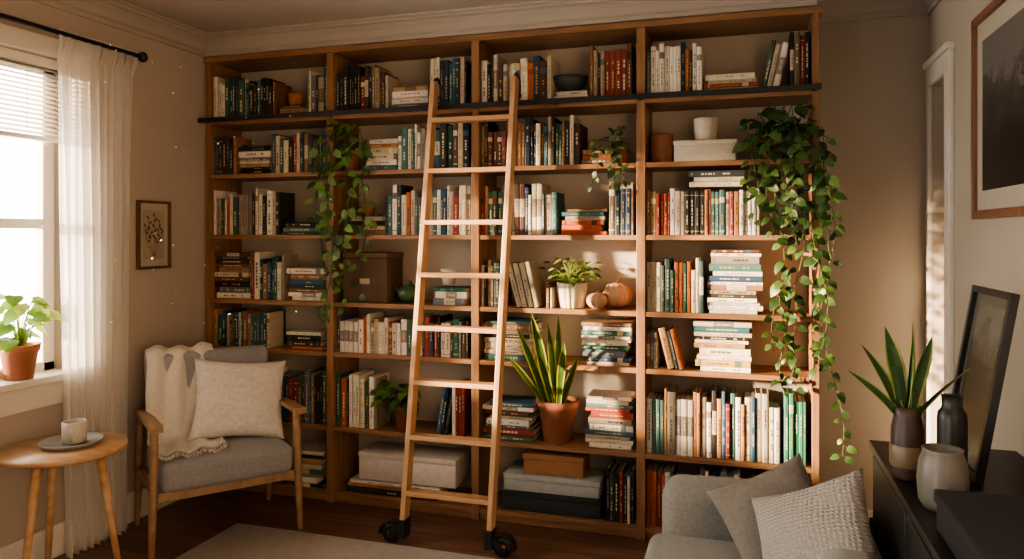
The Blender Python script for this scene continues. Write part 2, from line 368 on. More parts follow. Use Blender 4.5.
def stack(c,r,p0,p1,H,pal='mix',zb=None):
    mb=getmb(c,r); a,b_=CI[c]; x0=max(PX(p0,.03),a+.004); x1=min(PX(p1,.03),b_-.004); z=(BZ[r] if zb is None else zb)+.0006; z0=z
    while z<z0+H-.010:
        t=min(R.uniform(.014,.036),z0+H-z); L=(x1-x0)*R.uniform(.82,1.0); xs=x0+R.uniform(0,1)*((x1-x0)-L); y=.025+R.uniform(0,.018); d=R.uniform(.15,.21)
        book(mb,lambda p,xs=xs,y=y,z=z:Vector((xs+p.z,y+p.y,z+p.x)),t,L,d,jit(hx(R.choice(PAL[pal if R.random()<.75 else 'mix']))))
        z+=t+.0006
    return z
vrow(0,0,210,246,'mix'); vrow(0,0,246,275,'brown',(.19,.24)); zc1=stack(0,0,277,306,.07,'brown'); vrow(0,0,308,330,'mix')
vrow(1,0,336,388,'dark',(.2,.27)); stack(1,0,390,428,.135,'mix'); vrow(1,0,430,468,'teal',(.24,.28))
vrow(2,0,479,520,'dark'); vrow(2,0,520,551,'teal'); zbowl=stack(2,0,552,588,.06,'light'); vrow(2,0,590,632,'brown',(.24,.28))
vrow(3,0,644,702,'light',(.22,.27)); stack(3,0,704,758,.10,'light'); vrow(3,0,761,778,'light',(.22,.25),lean=12); vrow(3,0,790,812,'dark',(.25,.28))
vrow(0,1,210,236,'light'); stack(0,1,238,271,.09,'brown'); vrow(0,1,272,327,'mix'); stack(0,1,238,271,.07,'dark',zb=BZ[1]+.095)
stack(1,1,366,397,.17,'light'); vrow(1,1,398,427,'light'); vrow(1,1,427,470,'dark',(.2,.25))
vrow(2,1,479,525,'brown'); vrow(2,1,525,580,'dark',(.2,.25)); stack(2,1,581,612,.08,'dark')
vrow(0,2,210,279,'light'); z1=stack(0,2,281,318,.07,'mix')
z2=stack(1,2,347,385,.11,'mix'); vrow(1,2,387,427,'mix'); vrow(1,2,427,470,'light')
vrow(2,2,479,558,'mix'); stack(2,2,561,607,.13,'warm'); vrow(2,2,609,633,'dark',(.22,.27))
vrow(3,2,644,670,'mix',(.20,.24)); vrow(3,2,670,760,'light',(.20,.225)); stack(3,2,688,745,.085,'dark',zb=BZ[2]+.229)
stack(0,3,213,250,.27,'brown'); vrow(0,3,251,284,'mix'); stack(0,3,286,327,.18,'light')
stack(1,3,430,466,.10,'light')
vrow(2,3,479,503,'dark'); vrow(2,3,517,540,'light',(.21,.24),lean=-14); vrow(2,3,546,552,'brown',(.1,.14))
vrow(3,3,644,705,'mix',(.2,.26)); stack(3,3,707,763,.31,'light')
vrow(0,4,210,270,'mix'); stack(0,4,286,322,.10,'mix')
vrow(1,4,334,425,'light'); vrow(1,4,425,468,'mix')
stack(2,4,479,534,.20,'light'); stack(2,4,581,631,.21,'light')
vrow(3,4,644,657,'light'); vrow(3,4,668,685,'brown',lean=-14); stack(3,4,693,752,.232,'warm')
vrow(0,5,215,327,'mix',(.24,.3))
vrow(1,5,336,378,'mix',(.24,.29)); vrow(1,5,436,448,'blue',(.22,.27),lean=9); vrow(1,5,452,466,'dark',(.24,.29))
stack(2,5,479,533,.20,'light'); stack(2,5,584,633,.26,'light')
vrow(3,5,644,745,'light',(.25,.32)); vrow(3,5,745,780,'light',(.25,.32)); vrow(3,5,784,806,'green',(.27,.33))
stack(0,6,240,325,.2,'mix'); stack(1,6,345,440,.07,'light')
vrow(2,6,606,634,'dark',(.22,.27)); vrow(3,6,644,812,'mix',(.22,.3))
for (c,r),mbk in sorted(SHM.items()): mbk.build('shelved_books',m_book)

# ------------------------------------------------------------ plants
GREENS=['#2f4a22','#3d5a2c','#486632','#27401f','#527038']
def leaf(mb,base,d,n,L,W,col,droop=.25,heart=.12,mat=0):
    d=Vector(d).normalized(); n=Vector(n); n=(n-d*n.dot(d))
    if n.length<1e-4: n=Vector((0,-1,.1))
    n.normalize(); sd=d.cross(n); B=Vector(base)
    S=[0,.1,.3,.52,.75,.9,1]; Wd=[.0,.36,.5,.46,.29,.13,0]; bk=[0,-heart,-heart*.3,0,0,0,0]; vs=[];fs=[];cs=[]
    for s,w,k in zip(S,Wd,bk):
        mid=B+d*s*L-n*droop*L*s*s
        vs+= [mid+d*k*L*1.0+sd*w*W+n*.14*w*W, mid, mid+d*k*L-sd*w*W+n*.14*w*W]
    for i in range(6):
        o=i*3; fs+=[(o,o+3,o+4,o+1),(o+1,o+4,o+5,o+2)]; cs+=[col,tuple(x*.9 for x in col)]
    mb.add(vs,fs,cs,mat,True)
def gl(pal=GREENS,a=.25): return jit(hx(R.choice(pal)),a)
def hangvine(mb,start,over,zend,dx=0,dy=0,L=.06,step=.03,pal=GREENS,stemcol=None,wig=1.0):
    P=[Vector(start),Vector(start)+Vector(((over[0]-start[0])*.5,(over[1]-start[1])*.5,.03)),Vector(over)]
    p=Vector(over); ph=R.uniform(0,6); 
    tot=max(.01,over[2]-zend)
    while p.z>zend:
        f=(over[2]-p.z)/tot
        p=p+Vector((dx*step/tot+wig*.010*sin(ph+f*9),-.003*sin(ph*2+f*7)+dy*step/tot,-step)); P.append(p.copy())
    mb.tube(P,.002,5,stemcol or hx('#4a5a28'),caps=False)
    k=R.choice((0,1))
    for i,q in enumerate(P[1:]):
        k^=1
        if R.random()<.12: continue
        for rep in range(1 if R.random()<.92 else 2):
            sgn=1 if k else -1
            if rep: sgn=-sgn
            d=Vector((sgn*R.uniform(.25,1.0),-R.uniform(.1,.7),-R.uniform(.2,1.0))).normalized()
            n=Vector((R.uniform(-.8,.8),-1,R.uniform(.1,.9)))
            st=q+d*.018; mb.tube([q,st],.0012,4,hx('#5a6a30'),caps=False)
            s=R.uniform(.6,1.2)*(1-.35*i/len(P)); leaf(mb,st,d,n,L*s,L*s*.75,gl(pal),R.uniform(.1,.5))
def pot(mb,c,r,h,mat=0,col=(.5,.5,.5),taper=.72,rim=.1,soil=1,seg=32,rib=0,ribn=14):
    rt=r; rb=r*taper
    if rim: pr=[(0,.0),(rb,0),(rb+(rt-rb)*.78,h*(1-rim*2)),(rt*1.0,h*(1-rim*2)),(rt*1.06,h),(rt*.92,h),(rt*.88,h*.88)]
    else: pr=[(0,0),(rb*.94,0),(rb,h*.04),(rb+(rt-rb)*.6,h*.5),(rt,h*.97),(rt*.97,h),(rt*.9,h),(rt*.88,h*.88)]
    mb.lathe(pr,c,seg,col,mat,rib=rib,ribn=ribn); mb.lathe([(rt*.9,h*.86),(0,h*.9)],c,seg,(.03,.02,.015),soil)
def blade(mb,base,h,w,lean,curve=.0,tw=0,col='#3a5a38',edge='#a8a858',mat=0):
    B=Vector(base); ld=Vector((lean[0],lean[1],0)); n=9; vs=[];fs=[];cs=[]
    c0=hx(col); c1=hx(edge); a0=tw
    for i in range(n+1):
        t=i/n; ww=w*(.62+.5*t)*(1 if t<.55 else max(0.0,1-((t-.55)/.45)**1.8)); 
        mid=B+Vector((0,0,h*t))+ld*(t*(1-curve)+curve*t*t*1.5); a=a0+t*.5
        sd=Vector((cos(a),sin(a),0)); nn=Vector((-sin(a),cos(a),0))
        for k,o in ((-1,.22),(-.72,.1),(0,0),(.72,.1),(1,.22)): vs.append(mid+sd*k*ww/2-nn*o*ww*.6)
    for i in range(n):
        for j in range(4):
            fs.append((i*5+j,i*5+j+1,i*5+j+6,i*5+j+5))
            c=c1 if j in (0,3) else c0; k=R.uniform(.75,1.2) if j in (1,2) else R.uniform(.9,1.1); cs.append(tuple(x*k for x in c))
    mb.add(vs,fs,cs,mat,True)
# right hanging pothos on row 2 col 4
mb=MB(); xc=PX(775,.12); zb=BZ[1]+.001; Z0=(xc,.1,zb+.12)
pot(mb,(xc,.13,zb),.085,.13,1,taper=.75,soil=2)
def strand(px,z0,ze,dx=0,y=-.05,L=.055,step=.036,pal=GREENS,st=None): hangvine(mb,st or Z0,(PX(px,y),y,z0),ze,dx,0,L,step,pal)
for px,z0,ze,dx in ((750,1.98,1.66,0),(758,2.03,1.55,.0),(767,2.03,1.46,.0),(775,2.05,1.52,.0),(784,2.04,1.44,.02),(792,2.05,1.54,.0),(801,2.0,1.46,.0),
    (796,1.94,.82,-.04),(784,1.85,.98,-.02),(814,1.98,1.26,.0),(822,1.95,.92,.02),(827,1.9,1.40,.03),(820,1.85,.50,.05)):
    strand(px,z0,ze,dx,-R.uniform(.025,.08),.062,.041)
for px,z0,ze in ((782,1.26,.80),(796,1.15,.86)):
    hangvine(mb,(PX(px,-.05),-.05,z0+.05),(PX(px,-.05),-.05,z0),ze,R.uniform(-.02,.02),0,.06,.044)
for i in range(52):
    q=Vector((xc+R.uniform(-.13,.17),R.uniform(-.07,.06),zb+R.uniform(.04,.22))); leaf(mb,q,(R.uniform(-1,1),-R.uniform(.2,1),R.uniform(-.6,.5)),(0,-.6,1),.06,.048,gl())
mb.build('hanging_pothos',[m_leaf,m_terra,m_soil])
# left hanging pothos
mb=MB(); xc=PX(352,.12); Z0=(xc,.08,zb+.11)
pot(mb,(xc,.12,zb),.065,.12,1,taper=.75,soil=2)
LG=['#4a6a32','#567a38','#688c46','#76964e','#3d5a28']
for px,z0,ze,dx in ((345,2.05,1.12,-.03),(336,2.03,1.06,-.02),(326,2.02,1.28,-.04),(352,2.06,1.36,.0),(318,2.0,1.5,-.02),(360,2.04,1.6,.02),(340,2.0,1.05,-.06),(366,1.98,1.2,-.02)):
    strand(px,z0,ze,dx,-R.uniform(.02,.07),.062,.048,LG)
for i in range(14):
    q=Vector((xc+R.uniform(-.12,.1),R.uniform(-.07,.06),zb+R.uniform(.1,.25))); leaf(mb,q,(R.uniform(-1,1),-R.uniform(.2,1),R.uniform(-.6,.5)),(0,-.6,1),.06,.05,gl(LG))
mb.build('hanging_pothos',[m_leaf,m_terra,m_soil])
# small trailing plant col 3 row 2
mb=MB(); xc=PX(622,.12); pot(mb,(xc,.12,zb),.036,.09,1,taper=.8,soil=2)
for i in range(5): hangvine(mb,(xc,.1,zb+.08),(xc+R.uniform(-.1,.03),-.03,R.uniform(1.9,2.0)),R.choice([1.74,1.8,1.83]),R.uniform(-.05,.02),0,.045,.036)
for i in range(12): leaf(mb,(xc+R.uniform(-.04,.02),R.uniform(0,.1),zb+R.uniform(.09,.2)),(R.uniform(-1,1),-R.uniform(.2,1),R.uniform(0,1)),(0,-.6,1),.045,.033,gl())
mb.build('trailing_ivy',[m_leaf,m_terra,m_soil])
# big snake plant col 3 row 6
mb=MB(); xc=PX(557,.1); zf=BZ[5]+.001
pot(mb,(xc,.118,zf),.105,.21,1,taper=.70,soil=2)
for px,ht,ly,w,tw in ((534,.56,-.15,.05,.3),(546,.66,-.17,.055,-.1),(560,.60,-.20,.05,.5),(573,.48,-.20,.05,-.5),(581,.38,-.16,.045,.2),(528,.38,-.18,.045,-.4),(552,.42,-.21,.05,.1),(566,.64,-.15,.05,.4)):
    dx=(px-557)/750*3.7
    blade(mb,(xc+dx*.3,.045+R.uniform(-.012,.012),zf+.18),ht*.76,w,(dx*.95,ly),.15,tw,'#46662f','#bcb852')
mb.build('snake_plant',[m_leaf,m_terra,m_soil])
# leafy plant col 2 row 6
mb=MB(); xc=PX(404,.1); pot(mb,(xc,.12,zf),.068,.13,1,taper=.75,soil=2)
for i in range(40):
    a=R.uniform(0,2*pi); rr=R.uniform(.03,.13); b0=Vector((xc,.11,zf+.12)); e=b0+Vector((cos(a)*rr,sin(a)*rr*.7-.04,R.uniform(0,.13)))
    mb.tube([b0,(b0+e)/2+Vector((0,0,.03)),e],.002,5,hx('#4a6a30')); leaf(mb,e,(cos(a),sin(a)-.5,R.uniform(-.6,.2)),(0,-.4,1),R.uniform(.055,.085),.055,gl(LG))
mb.build('potted_peperomia',[m_leaf,m_terra,m_soil])
# plant in ribbed cream pot, col 3 row 4
z4=BZ[3]+.001; mb=MB(); xc=PX(572,.1); pot(mb,(xc,.10,z4),.078,.125,1,hx('#d8cab0'),taper=.8,rim=0,soil=2,seg=96,rib=.035,ribn=16)
for i in range(90):
    a=R.uniform(0,2*pi); rr=R.uniform(.02,.12); b0=Vector((xc-.01,.10,z4+.11)); e=b0+Vector((cos(a)*rr*1.15,sin(a)*rr*.7,R.uniform(.02,.14)))
    mb.tube([b0,(b0+e)/2+Vector((0,0,.02)),e],.0015,4,hx('#7a8a48')); leaf(mb,e,(cos(a),sin(a)-.2,R.uniform(-.5,.6)),(0,-.5,1),R.uniform(.03,.05),.022,gl(['#6b7f3c','#8a9a55','#4f6a30']),.3,0)
mb.build('potted_herb',[m_leaf,m_obj,m_soil])
# sill plant
mb=MB(); px_,py_=-.035,-1.145; zs=WZ0+.021; pot(mb,(px_,py_,zs),.078,.15,1,taper=.7,soil=2)
for i in range(26):
    a=R.uniform(0,2*pi); rr=R.uniform(.03,.13); b0=Vector((px_,py_,zs+.13)); e=b0+Vector((abs(cos(a))*rr*.9-.02,sin(a)*rr,R.uniform(.04,.24)))
    mb.tube([b0,(b0+e)/2+Vector((0,0,.03)),e],.0025,5,hx('#7a9a40')); leaf(mb,e,(cos(a)*.5+.3,sin(a),R.uniform(-.5,.1)),(.5,-.3,1),R.uniform(.065,.09),.07,gl(['#7fa040','#94b34e','#6b9038','#a9c060'],.12),.3)
mb.build('potted_pothos',[m_leaf,m_terra,m_soil])

# ------------------------------------------------------------ shelf objects
def obj1(name,fn,mats): mb=MB(); fn(mb); return mb.build(name,mats)
obj1('clay_cup',lambda m:m.lathe([(0,0),(.036,0),(.042,.04),(.044,.075),(.04,.075),(.037,.01),(0,.008)],(PX(297,.1),.09,zc1+.001),28,hx('#a8683e')),[m_matte])
obj1('dark_bowl',lambda m:m.lathe([(0,0),(.04,0),(.042,.01),(.078,.04),(.092,.085),(.088,.086),(.07,.04),(.0,.014)],(PX(570,.12),.125,zbowl+.001),36,hx('#3c4441')),[m_obj])
z=BZ[1]+.001
obj1('clay_canister',lambda m:(m.lathe([(0,0),(.055,0),(.057,.13),(.053,.145),(.045,.145),(.045,.12),(0,.12)],(PX(662,.1),.1,z),30,hx('#8a5c42'))),[m_matte])
def sbox(m):
    a,b_=PX(674,.03),PX(736,.03); m.rbox(((a+b_)/2,.125,z+.04),(b_-a,.19,.08),.004,2,hx('#d0c6b4')); m.rbox(((a+b_)/2,.125,z+.09),(b_-a+.008,.198,.022),.004,2,hx('#d8cfbf'))
obj1('lidded_storage_box',sbox,[m_obj])
obj1('white_planter_pot',lambda m:pot(m,(PX(706,.12),.12,z+.102),.06,.11,0,hx('#cfc5b4'),.85,0,1),[m_obj,m_soil])
obj1('clay_cup',lambda m:m.lathe([(0,0),(.034,0),(.04,.04),(.038,.07),(.034,.07),(.033,.01),(0,.008)],(PX(368,.1),.10,z2+.001),26,hx('#9a6a48')),[m_matte])
z=BZ[3]+.001
def dbox(m):
    a,b_=PX(342,.03),PX(386,.03); m.rbox(((a+b_)/2,.14,z+.12),(b_-a,.2,.24),.004,2,hx('#5c4a3a')); m.rbox(((a+b_)/2,.14,z+.257),(b_-a+.008,.208,.03),.004,2,hx('#66523f')); m.box(((a+b_)/2-.03,.036,z+.1),((a+b_)/2+.03,.04,z+.13),hx('#b0a080'))
obj1('archive_box',dbox,[m_matte])
def teapot(m):
    c=(PX(409,.1),.11,z); g=hx('#3f5a3c')
    m.lathe([(0,0),(.035,0),(.062,.03),(.066,.055),(.05,.085),(.02,.097),(.018,.102),(.01,.106),(.012,.118),(0,.122)],c,30,g)
    m.tube([(c[0]-.055,c[1],z+.045),(c[0]-.08,c[1],z+.065),(c[0]-.09,c[1],z+.09)],[.014,.01,.007],10,g)
    m.tube([(c[0]+.05*1+.025*sin(t*pi/8)*1.4,c[1],z+.08-.055*t/8) for t in range(9)],.006,8,g)
obj1('green_teapot',teapot,[m_obj])
obj1('white_cup',lambda m:m.lathe([(0,0),(.03,0),(.042,.05),(.044,.085),(.04,.085),(.035,.02),(0,.01)],(PX(448,.1),.11,z+.104),26,hx('#d8d0c2')),[m_obj])
def pumpkin(c,r,col):
    def f(m):
        pr=[(0.001,.04*r)]+[(r*sin(a)*(1.0),r*.82*(1-cos(a))) for a in [pi*k/14 for k in range(1,14)]]+[(0.001,r*1.5)]
        m.lathe(pr,c,80,col,rib=.06,ribn=10); m.tube([(c[0],c[1],c[2]+r*1.5),(c[0]+.004,c[1],c[2]+r*1.7),(c[0]+.012,c[1],c[2]+r*1.9)],[.010,.007,.008],8,hx('#7a5a38'))
    return f
obj1('ceramic_pumpkin',pumpkin((PX(597,.07),.065,z),.05,hx('#c09c80')),[m_matte])
obj1('ceramic_pumpkin',pumpkin((PX(616,.13),.15,z),.078,hx('#bd957a')),[m_matte])
z=BZ[6]+.001
def box2(a,b_,y,z0,h,d,col,name,mat=m_matte,lid=.03):
    a,b_=PX(a,.03),PX(b_,.03)
    def f(m): m.rbox(((a+b_)/2,y+d/2,z0+(h-lid)/2),(b_-a-.008,d-.008,h-lid),.004,2,col); m.rbox(((a+b_)/2,y+d/2,z0+h-lid/2),(b_-a,d,lid),.004,2,jit(col,.05))
    obj1(name,f,[mat])
box2(358,456,.03,BZ[6]+.075,.15,.22,hx('#d6d0c8'),'linen_storage_box')
box2(502,601,.03,z,.10,.23,hx('#2b3032'),'storage_box'); box2(503,600,.028,z+.101,.085,.23,hx('#a3a6a4'),'storage_box'); box2(521,583,.05,z+.187,.105,.17,hx('#9a6f4c'),'wooden_keepsake_box')

# ------------------------------------------------------------ ladder
lad=empty('library_ladder'); mb=MB()
def LP(side,z):
    f=z/2.218; xl=1.445+.037*f; xr=1.882+.031*f
    return Vector((xl if side<0 else xr, -.385+(.293)*f, z))
for s in (-1,1):
    mb.beam(LP(s,.05),LP(s,2.25),.026,.062,mat=0,side=Vector((1,0,0)))
for k in range(8):
    zz=2.05-.2587*k; a=LP(-1,zz)+Vector((.008,0,0)); b_=LP(1,zz)-Vector((.008,0,0)); mb.beam(a,b_,.062,.024,mat=1,side=Vector((0,1,0)))
mb.build('stiles_and_rungs',[m_lad,m_ladx],lad,bevel=.004)
mb=MB()
for s in (-1,1):
    t=LP(s,2.19); x=t.x
    mb.tube([(x,t.y-.006,2.22)]+[(x,-.055+ .045*cos(a),2.225+.05*sin(a)) for a in [pi-k*pi/8 for k in range(9)]]+[(x,-.012,2.17)],.008,8)
    mb.lathe([(0,-.009),(.022,-.009),(.024,0),(.022,.009),(0,.009)],seg=18,T=Matrix.Translation((x,-.055,2.167))@Matrix.Rotation(pi/2,4,'X'))
    f=LP(s,.06); xx=f.x+s*.062
    W=Matrix.Translation((xx,f.y,.046))@Matrix.Rotation(pi/2,4,'X')
    mb.lathe([(0,-.016),(.030,-.016),(.044,-.014),(.046,0),(.044,.014),(.030,.016),(0,.016)],seg=28,T=W)
    mb.lathe([(0,-.022),(.014,-.022),(.018,-.017)],seg=18,T=W,mat=1); mb.lathe([(0,.022),(.014,.022),(.018,.017)],seg=18,T=W,mat=1)
    mb.tube([(xx,f.y-.03,.046),(xx,f.y+.03,.046)],.008,8); mb.beam((f.x-s*.0,f.y-.026,.08),(xx,f.y-.026,.05),.03,.004,side=Vector((0,0,1)));mb.beam((f.x,f.y+.026,.08),(xx,f.y+.026,.05),.03,.004,side=Vector((0,0,1)))
    # fender arc
    A=[k*pi/12-.2 for k in range(14)]; vs=[];fs=[]
    for a in A:
        for rr,yy in ((.052,-.022),(.060,-.022),(.060,.022),(.052,.022)): vs.append((xx+rr*cos(a),f.y+yy,.046+rr*sin(a)))
    for i in range(len(A)-1):
        for j in range(4): fs.append((i*4+j,i*4+(j+1)%4,i*4+4+(j+1)%4,i*4+4+j))
    mb.add(vs,fs)
    mb.box((f.x-.018,f.y-.036,.035),(f.x+.018,f.y+.036,.12))
mb.build('hooks_and_wheels',[m_black,m_gold],lad)

# ------------------------------------------------------------ armchair
ch=empty('armchair',(.452,-.468,0),math.atan2(.782,.624))
mb=MB()
for s in (-1,1):
    mb.tube([(s*.34,-.27,0),(s*.33,-.262,.3),(s*.325,-.255,.585)],[.013,.02,.019],12)
    mb.tube([(s*.33,.245,0),(s*.325,.20,.3),(s*.322,.165,.57)],[.013,.02,.017],12)
    mb.beam((s*.328,-.26,.315),(s*.326,.2,.29),.022,.045,side=Vector((1,0,0)))
    pts=[(-.315,.600,.050),(-.29,.604,.062),(-.1,.602,.058),(.06,.594,.046),(.17,.584,.034),(.2,.580,.030)]
    vs=[];fs=[]
    for y,z,w in pts:
        for dx,dz in ((-w/2,-.011),(w/2,-.011),(w/2,.011),(-w/2,.011)): vs.append((s*.325+dx,y,z+dz))
    for i in range(5):
        for j in range(4): fs.append((i*4+j,i*4+(j+1)%4,i*4+4+(j+1)%4,i*4+4+j))
    fs+= [(0,1,2,3),(20,21,22,23)]; mb.add(vs,fs)
mb.beam((-.32,-.25,.275),(.32,-.25,.275),.022,.045,side=Vector((0,1,0))); mb.beam((-.32,.17,.285),(.32,.17,.285),.022,.045,side=Vector((0,1,0)))
mb.build('wooden_frame',m_chairw,ch,bevel=.004)
mb=MB(); mb.rbox((0,-.055,.365),(.60,.49,.135),.035,4,puff=.018,cuts=3)
mb.build('seat_cushion',m_chairf,ch)
mb=MB(); Tb=Matrix.Translation((0,.135,.64))@Matrix.Rotation(radians(-10),4,'X'); mb.rbox((0,0,0),(.60,.10,.47),.035,4,T=Tb,cuts=2)
mb.build('backrest',m_chairf,ch)
def sheet(name,path,x0,x1,nu,mat,parent,wv=.006,sk=0,solid=.009,fringe=0):
    mb=MB(); P=[Vector(p) for p in path]; D=[]
    for i in range(len(P)-1):
        for k in range(6): D.append(P[i].lerp(P[i+1],k/6))
    D.append(P[-1])
    for it in range(3): D=[D[0]]+[(D[i-1]+2*D[i]+D[i+1])/4 for i in range(1,len(D)-1)]+[D[-1]]
    n=len(D); vs=[];fs=[]
    for i,p in enumerate(D):
        tg=(D[min(i+1,n-1)]-D[max(i-1,0)]).normalized(); nn=Vector((tg.y,-tg.x))
        for j in range(nu+1):
            u=j/nu; w=wv*sin(u*19+i*.08)+wv*.6*sin(u*7-i*.13)+wv
            q=p+nn*(-w); vs.append((x0+(x1-x0)*u+sk*i/n+.004*sin(i*.5),q.x,q.y))
    for i in range(n-1):
        for j in range(nu): a=i*(nu+1)+j; fs.append((a,a+1,a+nu+2,a+nu+1))
    mb.add(vs,fs,smooth=True); ob=mb.build(name,mat,parent,solid=solid)
    if fringe:
        m2=MB()
        for j in range(nu*2+1):
            a=Vector(vs[(n-1)*(nu+1)+min(nu,j//2)]); a.x+=(j%2)*(x1-x0)/nu/2
            m2.tube([a,a+Vector((R.uniform(-.006,.006),-.025,-.004)),a+Vector((R.uniform(-.01,.01),-.05,-.012))],.0022,4)
        m2.build(name+'_fringe',mat,parent)
    return ob
sheet('throw_blanket',[(.252,.55),(.25,.75),(.243,.87),(.20,.908),(.135,.89),(.104,.80),(.064,.62),(.04,.48),(.0,.466),(-.1,.47),(-.2,.467)],-.29,.03,34,m_throw,ch,.009,-.03,fringe=1)
def pillow(name,mat,w,h,t,loc,rot,parent=None,n=22):
    mb=MB(); vs=[];fs=[]
    for sgn in (1,-1):
        o=len(vs)
        for j in range(n+1):
            for i in range(n+1):
                u=-1+2*i/n; v=-1+2*j/n
                u=math.copysign(abs(u)**.85,u); v=math.copysign(abs(v)**.85,v)
                x=w/2*u*(.90+.10*v*v); y=h/2*v*(.90+.10*u*u)
                k=((1-u**2)*(1-v**2))**.42
                z=sgn*(t/2*k+.004)+.006*k*sin(3*u+5*v+sgn)+.004*k*sin(11*u*v+4*v)
                vs.append((x,y,z))
        for j in range(n):
            for i in range(n): a=o+j*(n+1)+i; fs.append((a,a+1,a+n+2,a+n+1) if sgn>0 else (a,a+n+1,a+n+2,a+1))
    m=n+1; o2=m*m; ring=[i for i in range(n+1)]+[j*m+n for j in range(1,n+1)]+[n*m+i for i in range(n-1,-1,-1)]+[j*m for j in range(n-1,0,-1)]
    for a,b_ in zip(ring,ring[1:]+ring[:1]): fs.append((a,a+o2,b_+o2,b_))
    mb.add(vs,fs,smooth=True); return mb.build(name,mat,parent,loc=loc,rot=rot)
pillow('pillow',m_oat,.46,.41,.15,(.11,-.015,.632),Euler((radians(68),radians(6),radians(-6))),ch)

# ------------------------------------------------------------ side table
tb=empty('round_side_table',(.318,-1.235,0)); mb=MB()
mb.lathe([(0,.575),(.222,.575),(.235,.583),(.237,.592),(.234,.6),(0,.6)],seg=56)
mb.build('tabletop',m_tabw,tb)
mb=MB()
for a in (35,155,275):
    a=radians(a); mb.tube([(.13*cos(a),.13*sin(a),.574),(.215*cos(a),.215*sin(a),0)],[.019,.011],14)
    mb.beam((0,0,.563),(.15*cos(a),.15*sin(a),.563),.04,.02,side=Vector((-sin(a),cos(a),0)))
mb.build('splayed_legs',m_tabw,tb)
mb=MB(); mb.lathe([(0,0),(.108,0),(.118,.014),(.122,.018),(.118,.02),(.108,.006),(0,.006)],(.33,-1.21,.6015),48,hx('#8a8884')); mb.build('serving_tray',m_obj)
mb=MB(); mb.lathe([(0,0),(.040,0),(.045,.006),(.047,.085),(.044,.088),(.041,.084),(.040,.008),(0,.006)],(.335,-1.2,.6085),36,hx('#b8b0a2'),rib=.008,ribn=20); mb.lathe([(.0405,.07),(0,.07)],(.335,-1.2,.6085),24,hx('#3a2418'))
mb.tube([(.335+.045*cos(.9)+.022*sin(pi*t/8)*.8,-1.2-.045*sin(.9)-.022*sin(pi*t/8)*.6,.6085+.015+.05*t/8) for t in range(9)],.0045,8,hx('#b8b0a2'))
mb.build('coffee_mug',m_obj)

# ------------------------------------------------------------ rug
mb=MB(); mb.rbox(((.54+2.62)/2,(-.42-2.9)/2,.005),(2.08,2.48,.009),.003,2); mb.build('area_rug',m_rug)

# ------------------------------------------------------------ sofa
so=empty('sofa'); mb=MB()
mb.rbox((3.04,-1.68,.19),(.64,1.96,.22),.03,3); mb.build('base',m_sofaf,so)
mb=MB(); mb.rbox((3.04,-.80,.325),(.66,.19,.49),.06,5,puff=.01,cuts=2); mb.rbox((3.04,-2.58,.325),(.66,.19,.49),.06,5,puff=.01,cuts=2); mb.build('arms',m_sofaf,so)
mb=MB(); mb.rbox((3.285,-1.69,.39),(.165,1.58,.46),.06,5,cuts=2); mb.build('backrest',m_sofaf,so)
mb=MB()
for y in (-1.295,-2.085): mb.rbox((2.94,y,.355),(.53,.785,.11),.04,4,puff=.012,cuts=3)
mb.build('seat_cushions',m_sofaf,so)
mb=MB()
for x in (2.78,3.3):
    for y in (-.78,-2.6): mb.tube([(x,y,0),(x,y,.09)],[.014,.02],10)
mb.build('legs',m_chairw,so)
pillow('throw_pillow',m_tau,.34,.34,.11,(3.10,-1.07,.55),Euler((radians(50),radians(-24),radians(12)),'XYZ'))
pillow('throw_pillow',m_knit,.37,.37,.13,(3.195,-1.31,.578),Euler((radians(54),radians(-26),radians(-22)),'XYZ'))

# ------------------------------------------------------------ sideboard
sb=empty('black_sideboard'); X0,X1,Y0,Y1=3.39,3.808,-2.55,-.94
mb=MB(); mb.box((X0,Y0,.775),(X1,Y1,.80)); mb.box((X0+.015,Y0+.015,.12),(X1-.002,Y1-.015,.774))
for i in range(3):
    a=Y0+.03+i*.52; mb.box((X0+.006,a,.14),(X0+.016,a+.505,.76)); mb.tube([(X0-.008,a+.44,.45),(X0-.008,a+.44,.58)],.005,8)
for x in (X0+.05,X1-.05):
    for y in (Y0+.08,Y1-.08): mb.beam((x,y,.12),(x,y,0),.04,.04,w2=.025,h2=.025)
mb.build('cabinet',m_blackw,sb,bevel=.003)
zt=.801
mb=MB(); c=(3.43,-1.335,zt)
mb.lathe([(0,0),(.034,0),(.038,.01),(.043,.07),(.041,.14),(.034,.175),(.038,.2),(.034,.2),(.029,.17),(0,.165)],c,36,hx('#3c2f26'))
mb.lathe([(.0425,.035),(.045,.04),(.0445,.09),(.042,.095)],c,36,hx('#6e5c46'))
for dx,dy,h,w,tw in ((-.09,.0,.20,.048,.2),(-.04,.02,.25,.055,-.3),(.01,.0,.27,.055,.5),(.05,.01,.23,.05,-.1),(.12,-.0,.15,.044,.3),(-.12,-.02,.13,.044,0),(.0,-.05,.19,.048,.8)):
    blade(mb,(c[0]+dx*.15,c[1]+dy*.2,zt+.165),h,w,(dx,dy),.3,tw+.3,'#3a5a34','#9aa862',1)
mb.build('vase_of_snake_plant',[m_obj,m_leaf])
mb=MB(); mb.lathe([(0,0),(.034,0),(.036,.01),(.036,.18),(.034,.2),(.026,.21),(.024,.22),(.026,.245),(.0,.246)],(3.528,-1.385,zt),30,hx('#171514')); mb.build('dark_bottle',m_obj)
mb=MB(); mb.lathe([(0,0),(.042,0),(.054,.02),(.058,.07),(.053,.115),(.044,.138),(.047,.147),(.041,.147),(.038,.132),(0,.02)],(3.467,-1.56,zt),36,hx('#625c55'),rib=.01,ribn=24); mb.build('ceramic_vase',m_obj)
